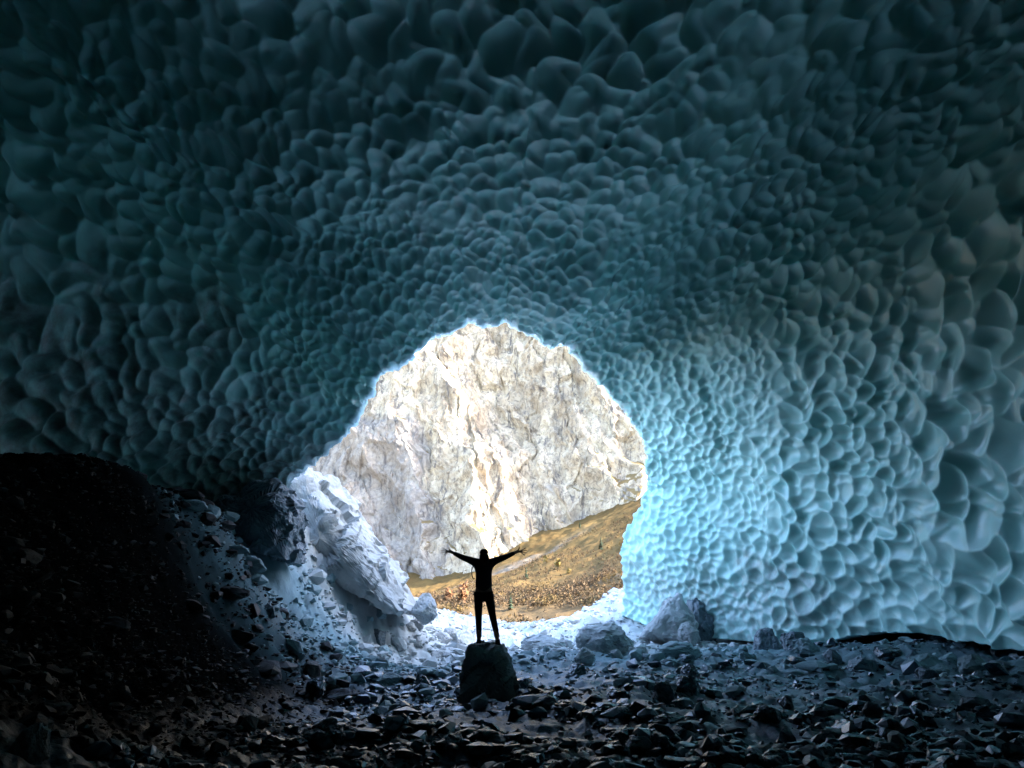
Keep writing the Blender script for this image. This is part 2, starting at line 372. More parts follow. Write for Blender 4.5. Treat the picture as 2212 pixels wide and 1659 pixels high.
    h2 = cups((p + 0.2 * warp) * along / 0.36 + 300); D += 0.018 * (np.clip(h2, 0, 0.5) - 0.2)
    # the first rows keep the mouth's outline
    keep = np.clip(np.linspace(0, nr / 70, nr), 0, 1)[:, None] * np.ones((1, nc)); D = D - big * (1 - keep.ravel())
    disp = N.reshape(-1, 3) * D[:, None]
    W = (p + disp).reshape(nr, nc, 3)
    # underside along the free lower right edge
    und = []
    for k, (ro, zo) in enumerate([(3.5, 0.6), (1.6, 0.25), (0.5, 0.02)]):
        e = W[:, 0].copy(); e[:, 0] += ro; e[:, 1] += ro * 0.4; e[:, 2] += zo; und.append(e)
    W = np.concatenate([np.stack(und, 1), W], 1); G2 = np.concatenate([np.repeat(G[:, :1], 3, 1), G], 1)
    nc += 3
    V3 = W.reshape(-1, 3)
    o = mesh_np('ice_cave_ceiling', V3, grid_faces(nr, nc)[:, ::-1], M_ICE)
    # grit frozen into the foot of the ice, left and beside the pale rock on the right
    g = G2.reshape(-1, 3)
    zt = ground(g[::1, 0], np.clip(g[:, 1], 2, 45), False)
    nn = fbm(g * 0.45 + 11, 4)
    hgt = g[:, 2] - zt
    left = smooth(6.5, 2.2, hgt + 3.0 * nn + 0.05 * (g[:, 1] - 14)) * smooth(-3, -6, g[:, 0])
    right = 0.7 * smooth(1.6, 0.4, np.abs(hgt - 1.3) + 1.2 * nn) * smooth(3, 5, g[:, 0]) * smooth(13, 7.5, g[:, 0]) * smooth(18, 23, g[:, 1])
    set_attr(o, 'dirt_dark_hall', np.clip(left + right + smooth(3.5, -2.0, g[:, 1]) * 1.4, 0, 1))  # last term darkens the unseen hall ice to cut bounced light
    rowd = np.linalg.norm(G2 - G2[5:6], axis=-1); set_attr(o, 'thin', (np.exp(-(rowd / (0.10 + 0.14 * np.clip(1.6 * pnoise(g * 1.9).reshape(rowd.shape), 0, 1))) ** 2) * smooth(100, 300, np.r_[0, 0, 0, s])[None]).ravel())
    tag(o, 'scalloped blue ice vault arching over the cave with a round opening', kind='structure')
    # outer snow over the vault, a few metres thick behind the thin rim
    rows = np.r_[np.arange(0, 430, 18)[3:], np.arange(435, nr, 6)] + 5
    rows = rows[rows < nr]; cols = np.arange(0, nc - 3, 25)
    Q = G[np.ix_(rows, cols)]; Nq = -N[np.ix_(rows, cols)]
    th = np.interp(np.arange(len(rows)), [0, 3, 10], [0.7, 2.2, 4.5])[:, None, None]
    Q = Q + Nq * th
    # skirts down to the ground on both sides
    sk0 = Q[:, :1].copy(); sk0[..., 0] += 3; sk0[..., 2] = -6
    sk1 = Q[:, -1:].copy(); sk1[..., 0] -= 3; sk1[..., 2] = -6
    Q = np.concatenate([sk0, Q, sk1], 1)
    so = mesh_np('snowfield', Q.reshape(-1, 3), grid_faces(Q.shape[0], Q.shape[1]), M_SNOW)
    tag(so, 'old snow covering the outside of the ice cave', kind='structure')
build_ice()

# ------------------------------------------------------------------ mountain and hillside outside
hp = np.array([tuple(at(*q)) for q in [(1150,1385,560),(1000,1372,600),(880,1305,760),(1340,1300,620),(1395,1200,760),(1240,1330,600),(1340,1235,760),(1395,1140,950),(1250,1240,850),
      (1120,1265,900),(880,1285,1250),(980,1255,1300),(1120,1178,1350),(1250,1130,1350),(1395,1070,1300),(700,1285,1250),(1500,1030,1300)]] +
      [(0,60,-12),(-150,60,-5),(0,250,-40),(200,250,0),(-200,250,-10),(-900,700,120),(900,700,330),(150,40,92),(300,40,215),(700,60,430),(320,300,110),(-900,1400,250),(900,1500,480),(-1200,100,50),(1200,100,560),(0,-600,40),(1000,-600,100),(-1000,-600,100)])  # unseen flank on the right raised to keep the sun off the mouth
_hw = tps_fit(hp[:, :2], hp[:, 2], 50)
def hill(x, y):
    x = np.asarray(x, float).ravel(); y = np.asarray(y, float).ravel()
    q = np.stack([x, y], -1); p3 = np.stack([x, y, 0 * x], -1)
    return tps_eval(hp[:, :2], _hw, q) + np.clip((y - 300) / 300, 0, 1) * (6 * fbm(p3 * 0.012, 4) + 2 * ridged(p3 * 0.03 + 4, 3))
M_CLIFF = cliff_material(); M_HILL = hill_material()
def build_hill():
    xs = np.concatenate([np.linspace(-1400, -320, 24)[:-1], np.linspace(-320, 320, 260), np.linspace(320, 1400, 24)[1:]])
    ys = np.concatenate([np.linspace(-700, 56, 14)[:-1], np.linspace(56, 520, 30)[:-1], np.linspace(520, 1500, 240)])
    X, Yg = np.meshgrid(xs, ys); x, y = X.ravel(), Yg.ravel(); z = hill(x, y)
    z = np.where((np.hypot(x, y) < 58), -14, z)
    o = mesh_np('hillside', np.stack([x, y, z], -1), grid_faces(len(ys), len(xs)), M_HILL)
    p3 = np.stack([x, y, 0 * x], -1)
    line = y - (1180 + 0.25 * x) + 60 * fbm(p3 * 0.01, 3)
    s1 = np.exp(-(line / 28) ** 2) * smooth(150, 40, x)
    d2 = y - (760 - 0.35 * (x - 20)) + 12 * fbm(p3 * 0.02, 2); s2 = 0.7 * np.exp(-(d2 / 6) ** 2) * smooth(-10, 20, x)
    set_attr(o, 'scree', np.clip(0.5 * s1 + 0.5 * s2, 0, 1))
    low = (x - 60) * 0.45 + (y - 700); set_attr(o, 'woods', np.where(low < 0, 1, np.exp(-low / 130)))
    tag(o, 'ochre autumn hillside below the cliff', kind='structure')
build_hill()
def build_cliff():
    xs = np.concatenate([np.linspace(-1300, -420, 30)[:-1], np.linspace(-420, 340, 540), np.linspace(340, 1300, 30)[1:]])
    b = np.concatenate([np.linspace(-0.05, 0.58, 390), np.linspace(0.58, 1.0, 40)[1:]])
    X, B = np.meshgrid(xs, b)
    Y0 = 1330 + 0.00018 * X ** 2 - 0.12 * X
    top = 900 + 120 * np.sin(X / 310.0 + 1)
    Z = B * top; Yc = Y0 + B * 260
    p = np.stack([X, Yc, Z], -1).reshape(-1, 3)
    # buttresses and gullies running down and slightly left
    sk = np.stack([p[:, 0] + 0.28 * p[:, 2], 0.35 * p[:, 1], 0.30 * p[:, 2]], -1)
    w = np.stack([fbm(p * 0.006 + o, 3) for o in (1, 21, 41)], -1) * 30
    st = np.stack([p[:, 0] + 0.45 * p[:, 2], 0.5 * p[:, 1], 0.22 * p[:, 2] - 0.1 * p[:, 0]], -1) + w * 0.5
    st2 = np.stack([p[:, 0] - 0.6 * p[:, 2], 0.5 * p[:, 1], 0.3 * p[:, 2] + 0.2 * p[:, 0]], -1) + w * 0.4
    fr = np.stack([p[:, 0] + 0.35 * p[:, 2], p[:, 1], 0.30 * p[:, 2] - 0.12 * p[:, 0]], -1) + w * 0.35
    d = 58 * (ridged((sk + w) * 0.0046, 3) - 0.6) + 7 * (ridged(st * 0.020 + 7, 4, gain=.55) - 0.6) + 4 * (ridged(st2 * 0.026 + 17, 4, gain=.55) - 0.6)
    d = d + 5.8 * fracture(fr * 0.018 + 20, 31) + 3.0 * fracture(fr * 0.045 + 20, 32) + 1.2 * fracture(fr * 0.11 + 20, 33)
    led = 5 * np.abs(((p[:, 2] + 0.35 * p[:, 0] + w[:, 0]) / 38) % 1 - 0.5)
    d = d + led
    q = p.copy(); q[:, 1] -= d * 0.85; q[:, 2] += d * 0.35; q[:, 0] += 10 * fbm(p * 0.03 + 60, 3)
    o = mesh_np('mountain', q, grid_faces(len(b), len(xs))[:, ::-1], M_CLIFF)
    uu = p[:, 0]; zz = p[:, 2]
    n = fbm(p * 0.012 + 70, 4)
    grass = 0.32 * smooth(230, 60, zz - 0.35 * uu + 60 * n) + 0.10 * smooth(60, 160, uu + 40 * n) * smooth(520, 250, zz) - 0.25 * smooth(330, 460, zz)
    set_attr(o, 'grass', grass)
    grey_shade = smooth(0.1, 0.5, 0.9 * smooth(-60, -160, uu + 0.2 * zz) * smooth(380, 260, zz) + 0.5 * n)  # lower left of the wall tinted grey, shade painted into the rock colour
    set_attr(o, 'grey_shade', grey_shade)
    tag(o, 'pale limestone mountain wall seen through the cave mouth', kind='structure')
build_cliff()
exec_later = []

# ------------------------------------------------------------------ trees on the hillside
def blob_tree(h, w, rs, n=26):
    """ragged bare crown of small leaf clumps on a thin trunk; returns verts, tris"""
    V = []; T = []
    for k in range(n):
        t = rs.random() ** 0.8; zz = h * (0.25 + 0.75 * t); rr = w * math.sin(math.pi * (0.18 + 0.8 * t)) * (0.3 + 0.7 * rs.random()); a = rs.random() * 6.283
        c = np.array([rr * math.cos(a), rr * math.sin(a), zz]); s = h * (0.07 + 0.08 * rs.random())
        b = len(V); V += [tuple(c + rs.normal(size=3) * s) for _ in range(4)]
        T += [(b, b + 1, b + 2), (b, b + 2, b + 3), (b, b + 3, b + 1)]
    return np.array(V), np.array(T)
def trunk_mesh(h, r):
    V = []; F = []
    for k, (z, q) in enumerate(((0, 1), (0.5 * h, 0.7), (h, 0.15))):
        for a in range(5): V.append((r * q * math.cos(a * 1.2566), r * q * math.sin(a * 1.2566), z - 0.6 * (k == 0)))
    for k in range(2):
        for a in range(5):
            b = (a + 1) % 5; F += [(k*5+a, k*5+b, k*5+5+b), (k*5+a, k*5+5+b, k*5+5+a)]
    return np.array(V), np.array(F)
def hill_at(u, v):
    a, b = rays(u, v); Y = np.linspace(480, 1500, 520); h = CAM_Z + b * Y - hill(a * Y, Y)
    k = np.argmax(h < 0); Yk = Y[k] if h[k] < 0 else 1200
    x = float(a * Yk); return x, float(Yk), float(hill([x], [Yk])[0])
M_BARK = plain('bark', (0.07, 0.055, 0.045)); M_CONIFER = plain('conifer_needles', (0.035, 0.06, 0.03), sc=0.6)
M_YELLOW = plain('yellow_leaves', (0.17, 0.115, 0.03), sc=0.5); M_RUST = plain('rust_leaves', (0.2, 0.09, 0.035), sc=0.5)
def woods_material():
    t = NT('bare_autumn_woods'); a = t.noise(0.09, 3, 0.6); b = t.noise(0.02, 4, 0.6)
    c = t.mix(t.ramp(a, (0.35, 0.0), (0.65, 1.0)), (0.086, 0.055, 0.031), (0.118, 0.080, 0.045))
    c = t.mix(t.ramp(b, (0.5, 0.0), (0.68, 0.9)), c, (0.13, 0.085, 0.028)); c = t.mix(t.ramp(b, (0.28, 0.8), (0.42, 0.0)), c, (0.08, 0.078, 0.032))
    t.color(c); t.set(Roughness=0.95, Specular_IOR_Level=0.05); return t.m
M_WOODS = woods_material()
def tree(kind, u, v, hh, label):
    x, y, z = hill_at(u, v); rs = np.random.default_rng(int(u * 7 + v))
    root = bpy.data.objects.new({'c': 'conifer_tree', 'y': 'birch_tree', 'r': 'beech_tree'}[kind], None); COL.objects.link(root); root.location = (x, y, z)
    tag(root, label, 'tree', 'single trees on the autumn hillside')
    tv, tf = trunk_mesh(hh * 0.9, hh * 0.025); mesh_np('trunk', tv, tf, M_BARK, True, True, root)
    if kind == 'c':
        V = []; T = []
        for k in range(150):
            t = rs.random(); zz = hh * (0.08 + 0.92 * t); L = hh * 0.24 * (1 - t) ** 0.8 * (0.6 + 0.6 * rs.random()) + 0.2; a = rs.random() * 6.283
            d = np.array([math.cos(a), math.sin(a), -0.25]); sd = np.array([-d[1], d[0], 0]); c = np.array([0, 0, zz]); b = len(V)
            V += [tuple(c), tuple(c + d * L * .6 + sd * L * .35), tuple(c + d * L), tuple(c + d * L * .6 - sd * L * .35 - np.array([0, 0, .3]))]
            T += [(b, b+1, b+2), (b, b+2, b+3)]
        mesh_np('crown', np.array(V), np.array(T), M_CONIFER, False, True, root)
    else:
        V, T = blob_tree(hh, hh * 0.33, rs, 70); mesh_np('crown', V, T, M_YELLOW if kind == 'y' else M_RUST, False, True, root)
for k, (kd, u, v, hh, lb) in enumerate([
    ('c', 1298, 1190, 16, 'tall dark conifer standing alone high on the right of the grassy hillside'),
    ('c', 1136, 1250, 13, 'dark narrow conifer just right of the person\'s raised right hand'),
    ('c', 1252, 1140, 10, 'small dark conifer at the upper edge of the grass under the cliff'),
    ('c', 1102, 1318, 12, 'dark conifer low in the red woods, beside the person\'s hip'),
    ('y', 1205, 1228, 10, 'bright yellow tree with a broad crown amid the rusty hillside woods'),
    ('y', 1178, 1216, 8, 'smaller yellow tree left of the bright yellow broad one'),
    ('y', 1228, 1240, 6, 'low yellow bush tree right of the bright yellow broad one'),
    ('r', 1000, 1304, 16, 'orange rust tree left of the person above the pale rubble'),
    ('r', 968, 1302, 12, 'small rust tree nearest the pale rubble left of the person')]): tree(kd, u, v, hh, lb)
def build_woods():
    rs = np.random.default_rng(21); Vs = []; Ts = []; base = [blob_tree(1.0, 0.30, rs, 8) for _ in range(10)]; off = 0; n = 0
    for k in range(30000):
        y = rs.uniform(480, 1200); x = rs.uniform(-0.20, 0.24) * y
        m = fbm(np.array([[x * 0.016, y * 0.010, 3.0]]), 3)[0]
        low = (x - 60) * 0.45 + (y - 700)                          # woods fill the valley bottom, thin out upslope
        pr = 0.95 if low < 0 else 0.95 * math.exp(-low / 130) + 0.26
        if rs.random() > pr * (0.55 + 1.4 * m): continue
        V, T = base[rs.integers(10)]; s = rs.uniform(3.0, 7.0) * (1 if low < 60 else 0.7)
        a = rs.random() * 6.283; R = np.array([[math.cos(a), -math.sin(a), 0], [math.sin(a), math.cos(a), 0], [0, 0, 1]])
        Vs.append((V * s) @ R.T + (x, y, 0)); Ts.append(T + off); off += len(V); n += 1
    V = np.concatenate(Vs); T = np.concatenate(Ts)
    ix = np.repeat(np.arange(n), len(base[0][0])); cx = np.add.reduceat(V[:, 0], np.arange(0, len(V), len(base[0][0]))) / len(base[0][0])
    cy = np.add.reduceat(V[:, 1], np.arange(0, len(V), len(base[0][0]))) / len(base[0][0])
    V[:, 2] += hill(cx, cy)[ix] - 0.4
    o = mesh_np('autumn_woods', V, T, M_WOODS, False, True)
    tag(o, 'reddish brown autumn woods filling the valley floor', kind='stuff')
build_woods()

# ------------------------------------------------------------------ rocks
def hull_rock(rs, flat=0.7, n=14):
    pts = rs.normal(size=(n, 3)); pts /= np.linalg.norm(pts, axis=1)[:, None]; pts *= rs.uniform(0.75, 1.0, (n, 1))
    pts *= (rs.uniform(0.85, 1.25), rs.uniform(0.7, 1.0), flat * rs.uniform(0.7, 1.1))
    bm = bmesh.new(); [bm.verts.new(p) for p in pts]
    r = bmesh.ops.convex_hull(bm, input=bm.verts)
    bmesh.ops.delete(bm, geom=list({g for g in r['geom_interior'] + r['geom_unused'] if isinstance(g, bmesh.types.BMVert)}), context='VERTS')
    bmesh.ops.triangulate(bm, faces=bm.faces)
    bm.verts.index_update()
    V = np.array([v.co[:] for v in bm.verts]); T = np.array([[v.index for v in f.verts] for f in bm.faces]); bm.free()
    return V, T
def detailed_rock(name, V, T, mat, cuts=3, amp=0.06, seed=0, bev=0.05):
    """bevelled hull, subdivided and roughened; size of V is about 1"""
    me = bpy.data.meshes.new(name); bm = bmesh.new()
    vs = [bm.verts.new(p) for p in V]; [bm.faces.new([vs[i] for i in t]) for t in T]
    bmesh.ops.recalc_face_normals(bm, faces=bm.faces)
    bmesh.ops.dissolve_limit(bm, angle_limit=math.radians(16), verts=bm.verts, edges=bm.edges)
    bmesh.ops.bevel(bm, geom=list(bm.edges), offset=bev, segments=1, affect='EDGES', clamp_overlap=True)
    bmesh.ops.triangulate(bm, faces=bm.faces)
    for _ in range(cuts): 
        bmesh.ops.subdivide_edges(bm, edges=[e for e in bm.edges if e.calc_length() > 0.13], cuts=1, use_grid_fill=True)
        bmesh.ops.triangulate(bm, faces=[f for f in bm.faces if len(f.verts) > 3])
    bm.normal_update()
    co = np.array([v.co[:] for v in bm.verts]); no = np.array([v.normal[:] for v in bm.verts])
    d = amp * (0.7 * fracture(co * 2.2 + 9, seed, .9, .15) + 0.3 * fracture(co * 5 + 9, seed + 5, .9, .15)) + 0.35 * amp * (1.1 * (ridged(co * (1.6, 1.6, 2.6) + seed * 3.1, 4) - 0.8)) + amp * 0.3 * fbm(co * 7 + seed, 2)
    co = co + no * d[:, None]
    for v, c in zip(bm.verts, co): v.co = c
    bm.to_mesh(me); bm.free()
    for p in me.polygons: p.use_smooth = False
    me.materials.append(mat)
    return me
rsR = np.random.default_rng(5)
HULLS = [hull_rock(rsR, f, int(rsR.integers(18, 32))) for f in (0.6, 0.7, 0.85, 0.95, 0.6, 0.75, 1.0, 0.85, 0.5, 0.7, 0.8, 0.95)]
SMALL = [hull_rock(rsR, f, int(rsR.integers(10, 14))) for f in (0.6, 0.75, 0.9, 0.55, 0.7, 0.8, 1.0, 0.65, 0.5, 0.85)]
MEDIUM = {m.name: [detailed_rock('stone', *HULLS[k], m, 2, 0.05, k) for k in range(8)] for m in (M_WET, M_PALE, M_GREY, M_SCREE)}
placed = []
def rock(u0, u1, v0, v1, label, mat, seed, cuts=4, amp=0.07, Y=None, group=None, name='boulder', lean=0.0):
    """a boulder that covers u0..u1, v0..v1 of the photograph, its foot on the ground"""
    uc = (u0 + u1) / 2; Yh = Y or hit(uc, v1 - 0.12 * (v1 - v0))
    p0 = at(u0, v1, Yh); p1 = at(u1, v0, Yh); w = p1[0] - p0[0]; h = p1[2] - p0[2]
    rs = np.random.default_rng(seed + 100); V, T = hull_rock(rs, 1.0, 44 if 'round' in label else int(rs.integers(14, 24)))
    lo, hi = V.min(0), V.max(0); V = (V - (lo + hi) / 2) / (hi - lo) * 2
    me = detailed_rock(name, V, T, mat, cuts, amp, seed)
    co = np.array([v.co[:] for v in me.vertices]); lo, hi = co.min(0), co.max(0)
    co = (co - (lo + hi) / 2) / (hi - lo)
    s = np.array([w, max(w, h) * 0.9, h * 1.14]); co = co * s; co[:, 2] += h * 1.14 / 2 - 0.14 * h; tp = 1 - 0.16 * np.clip(co[:, 2] / h, 0, 1); co[:, 0] *= tp / tp.max(); co[:, 1] = co[:, 1] * tp + 0.30 * co[:, 2]; co[:, 0] += lean * co[:, 2]
    me.vertices.foreach_set('co', co.astype(np.float32).ravel()); me.update()
    o = bpy.data.objects.new(name, me); COL.objects.link(o); o.location = ((p0[0] + p1[0]) / 2, Yh + 0.3 * w, p0[2])
    tag(o, label, 'boulder', group)
    placed.append((o.location.x, o.location.y, max(w, h) / 2)); return o
def outline_rock(name, pts, Y, thick, label, mat, seed, amp=0.1, lean=0.0, cat='boulder', res=0.12, faces_scale=(1.6, 1.6, 2.4)):
    """rock whose profile across the view is the given outline, rounded off front and back over its real thickness"""
    q = at([p[0] for p in pts], [p[1] for p in pts], Y); c = q.mean(0); L = q - c
    d = np.r_[0, np.cumsum(np.linalg.norm(np.diff(np.r_[L, L[:1]], axis=0), axis=1))]; n = 150
    s = np.linspace(0, d[-1], n, endpoint=False); LL = np.r_[L, L[:1]]
    ring = np.stack([np.interp(s, d, LL[:, k]) for k in range(3)], -1)
    rings = []; nr = 64
    rs = np.random.default_rng(seed)
    for k in range(nr):
        a = k / (nr - 1) * math.pi; sc = min(1, 1.25 * math.sin(a) ** 0.6); yy = -math.cos(a) * thick / 2
        r = ring * sc; r[:, 1] = yy; r[:, 0] += lean * yy; r[:, 1] += 0.12 * thick * r[:, 2] / (np.abs(L[:, 2]).max())
        rings.append(r)
    G = np.stack(rings); V = G.reshape(-1, 3)
    N = np.cross(np.gradient(G, axis=0), np.roll(G, -1, 1) - np.roll(G, 1, 1)).reshape(-1, 3); N /= np.linalg.norm(N, axis=1)[:, None] + 1e-9
    if (N * V).sum() < 0: N = -N
    S_ = np.abs(L).max(); p = V / S_
    # faceting: big planar chips plus fine roughness
    dsp = amp * S_ * (0.9 * (ridged(p * faces_scale + seed, 5) - 0.9) + 0.5 * np.abs(fbm(p * 3 + seed, 3)))
    th = math.radians(-38); pr = np.stack([p[:, 0] * math.cos(th) - p[:, 2] * math.sin(th), p[:, 1], p[:, 0] * math.sin(th) + p[:, 2] * math.cos(th)], -1) * (0.8, 1.1, 1.8)
    dsp = dsp * 0.14 + amp * S_ * (0.72 * fracture(pr * 1.7 + 5, seed, .9, .2) + 0.17 * fracture(pr * 4.2 + 5, seed + 1, .9, .15) + 0.05 * fracture(pr * 10 + 5, seed + 2, .9, .1))
    V = V + N * dsp[:, None] * 0.8
    o = mesh_np(name, V, grid_faces(nr, n, True), mat, False)
    o.location = c; base = V[:, 2].min(); o.data.vertices.foreach_set('co', (V - (0, 0, base)).astype(np.float32).ravel()); o.location.z = c[2] + base
    tag(o, label, cat); placed.append((c[0], Y, S_)); return o
M_STAND = rock_material('dark_green_grey_boulder', (0.16, 0.20, 0.187), (0.33, 0.375, 0.355), 0.6, 2.2, 0.05)
outline_rock('boulder', [(996,1505),(1000,1452),(1008,1418),(1016,1394),(1032,1389),(1058,1389),(1084,1394),(1098,1414),(1108,1448),(1116,1482),(1115,1508),(1060,1515)], 14.5, 1.3,
             'large dark boulder that the person stands on', M_STAND, 4, 0.12)
outline_rock('rock_outcrop', [(482,1130),(486,1098),(500,1080),(530,1078),(552,1052),(575,1044),(598,1052),(606,1046),(618,1062),(640,1085),(648,1120),(640,1160),(645,1215),(600,1205),(560,1180),(520,1160)], 22.2, 2.6,
             'rugged dark grey rock outcrop under the ice at the top of the left slope', M_GREY, 9, 0.16, cat='rock')
outline_rock('rock_ledge', [(640,1110),(642,1040),(655,1012),(688,1018),(705,1042),(745,1092),(785,1150),(830,1222),(866,1280),(890,1322),(860,1318),(800,1285),(745,1262),(700,1235),(655,1205),(640,1170)], 27.0, 3.2,
             'tall pale sloping rock ledge at the left side of the cave mouth', M_BRIGHT, 15, 0.13, cat='rock', lean=0.25)
big = [
 (933,978,1364,1394,'white boulder behind the standing boulder, left of the person\'s feet',M_BRIGHT),
 (978,1026,1358,1410,'pale grey boulder directly behind the person\'s left foot',M_BRIGHT),
 (1240,1384,1344,1426,'broad pale rounded boulder right of the person at the cave mouth',M_BRIGHT),
 (1385,1510,1279,1390,'large pale slanting boulder against the right foot of the ice wall',M_BRIGHT),
 (1486,1562,1290,1390,'dark upright rock touching the right flank of the large pale slanting boulder',M_GREY),
 (1466,1516,1342,1394,'small rounded boulder in front of the large pale slanting boulder',M_BRIGHT),
 (1412,1520,1386,1430,'low flat pale boulder below the small rounded one',M_PALE),
 (1637,1700,1356,1414,'dark pointed boulder where the ice foot ends, left of its twin',M_GREY),
 (1696,1757,1364,1416,'dark blocky boulder at the start of the gap under the ice',M_GREY),
 (1786,1826,1402,1442,'pale angular stone below the gap under the ice',M_GREY),
 (1463,1528,1462,1515,'big black boulder topped by a smaller one, right of the standing boulder',M_WET),
 (1412,1466,1472,1533,'black boulder leaning on the left of the big black one',M_WET),
 (1472,1515,1434,1466,'black rounded boulder behind the big black one',M_WET),
 (1686,1724,1503,1546,'dark upright stone on the right cave floor',M_WET),
 (1638,1708,1526,1580,'grey topped stone in front of the dark upright one',M_WET),
 (1688,1724,1570,1614,'pale faced stone nearest the bottom on the right floor',M_GREY),
 (1398,1492,1543,1576,'long flat grey slab on the floor in front of the black boulders',M_WET),
 (-10,96,1566,1668,'rounded greenish boulder in the dark lower left corner',M_STAND),
 (792,834,1358,1396,'grey block resting on the left slope, above another block',M_GREY),
 (802,850,1394,1427,'pale flat block on the left slope, below the grey block',M_PALE),
 (560,596,1301,1337,'bluish tilted slab stuck in the middle of the dark left slope',M_GREY),
 (650,703,1464,1516,'black hump of rock at the foot of the left slope',M_WET),
 (812,860,1500,1539,'black pointed stone on the floor left of the standing boulder',M_WET),
 (890,934,1457,1498,'dark stone close to the left side of the standing boulder',M_WET),
 (1226,1268,1433,1464,'black stone in the pale blue gravel right of the standing boulder',M_WET),
 (1309,1366,1488,1516,'low black stone in front of the blue gravel patch',M_WET),
 (692,746,1570,1618,'black stone near the bottom of the photo, left floor',M_WET),
 (1142,1210,1504,1534,'pale blue flat stone just right of the standing boulder\'s foot',M_GREY),
 (798,870,1455,1484,'pair of pale flat slabs catching light at the left slope\'s foot',M_PALE),
 (882,946,1279,1342,'white pointed boulder at the foot of the pale rock ledge',M_BRIGHT),
 (1118,1150,1465,1496,'dark stone touching the right side of the standing boulder',M_WET),
 (1060,1110,1488,1516,'rounded dark stone in front of the standing boulder',M_WET),
 (1120,1230,1372,1412,'white weathered boulder at the cave mouth right of the person',M_BRIGHT),
 (1030,1110,1362,1388,'low pale rubble block seen between the person\'s feet',M_BRIGHT),
 (1900,1960,1395,1422,'dark flat stone lying in the shadow under the raised ice',M_WET),
 (1990,2040,1440,1476,'lone bluish stone on the far right floor',M_GREY),
]
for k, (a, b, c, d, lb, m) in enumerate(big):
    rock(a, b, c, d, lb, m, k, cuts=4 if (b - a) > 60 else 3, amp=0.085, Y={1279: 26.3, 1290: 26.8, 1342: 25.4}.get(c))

rsM = np.random.default_rng(77); mouth = []
for k in range(88):
    if k >= 64: u = rsM.uniform(640, 905); v = rsM.uniform(1225, 1310) + (u - 640) * 0.42
    elif k < 44: u = rsM.uniform(860, 1410); v = rsM.uniform(1352, 1446)
    else: u = rsM.uniform(1400, 2230); v = rsM.uniform(1398, 1465)
    w = float(np.clip(rsM.lognormal(3.25, 0.42), 16, 62)) * max(0.7, 0.7 + 0.6 * (v - 1350) / 100); h = w * rsM.uniform(0.5, 0.85)
    if 985 < u < 1125 and v > 1385: continue
    mouth.append((u, v, w, h))
def beside(u, v, w, h):
    sz = 'small' if w < 26 else 'middling' if w < 40 else 'large'
    fl = 'flat' if h < 0.62 * w else 'blocky' if h < 0.75 * w else 'upright'
    wh = ('on the slope below the ledge' if u < 860 else 'at the foot of the rock ledge' if u < 930 else 'behind the standing boulder' if u < 1030 else 'right behind the person' if u < 1130 else 'at the cave mouth right of the person' if u < 1240
          else 'around the broad rounded boulder' if u < 1400 else 'below the slanting boulder' if u < 1620 else 'along the foot of the ice wall')
    return f'{sz} {fl} {"pale" if u < 1400 else "grey"} rock {wh}'
bl = {}
for k, (u, v, w, h) in enumerate(mouth):
    o = rock(u - w / 2, u + w / 2, v - h, v, '', M_BRIGHT if 860 < u < 1400 else M_PALE if u < 900 or k % 3 == 0 else M_GREY, 200 + k, cuts=3, amp=0.08, group='broken rocks across the cave mouth')
    bl.setdefault(beside(u, v, w, h), []).append((u, o))
ORD = ['leftmost', 'second from left', 'third from left', 'fourth from left', 'fifth from left', 'sixth from left', 'seventh from left', 'eighth from left']
for lb, lst in bl.items():
    for k, (_, o) in enumerate(sorted(lst, key=lambda q: q[0])): o['label'] = lb + (', ' + ORD[k] if len(lst) > 1 else '')
# scattered stones: the largest as individuals, the rest as one rubble mass
def scatter():
    rs = np.random.default_rng(11); cand = []
    N = 42000
    uu = rs.uniform(-60, 2270, N); ll = rs.random(N)
    Yr = np.exp(np.log(6.2) + ll * (np.log(39) - np.log(6.2))) 
    a, _ = rays(uu, np.full(N, 1450.0)); x = a * Yr; y = Yr
    cl = fbm(np.stack([x * 0.5, y * 0.5, 0 * x], -1), 3)
    s = np.exp(rs.normal(-3.25, 0.74, N)) * (1 + 0.8 * cl)          # radius in metres
    s = s * (1 - 0.5 * scree_mask(x, y)); s = np.minimum(np.clip(s * 0.88, 0.02, 0.32), 0.018 * Yr)
    # extra broken rock on the lit slope under the ledge and across the mouth
    M = 5200; ex = np.where(np.arange(M) < 3600, rs.uniform(-9.5, -0.5, M), rs.uniform(-4, 9, M)); ey = np.where(np.arange(M) < 3600, rs.uniform(16.5, 31.5, M), rs.uniform(24, 38, M)); es = np.clip(np.exp(rs.normal(-2.55, 0.6, M)), 0.03, 0.40)
    x, y, Yr, s, cl = np.r_[x, ex], np.r_[y, ey], np.r_[Yr, ey], np.r_[s, es], np.r_[cl, np.full(M, .3)]; N = N + M
    M = 6500; ex = rs.uniform(-12, -2.2, M); ey = np.exp(rs.uniform(np.log(7), np.log(22), M)); es = np.clip(np.exp(rs.normal(-3.35, 0.55, M)), 0.015, 0.16)
    x, y, Yr, s, cl = np.r_[x, ex], np.r_[y, ey], np.r_[Yr, ey], np.r_[s, es], np.r_[cl, np.full(M, .3)]; N = N + M
    keep = rs.random(N) < np.clip(0.75 + 1.3 * cl, 0.2, 1)
    # thin out the steep rock ridge and the sandy patch right of the standing boulder
    z = ground(x, y)
    for (bx, by, br) in placed:
        keep &= ~(np.hypot(x - bx, (y - by)) < br * 0.75)
    x, y, z, s = x[keep], y[keep], z[keep], s[keep]
    dm = dry_lit_mask(x, y); sm = scree_mask(x, y)
    order = np.argsort(-s / y); ind = order[:200]; rest = order[200:]
    return x, y, z, s, dm, sm, ind, rest
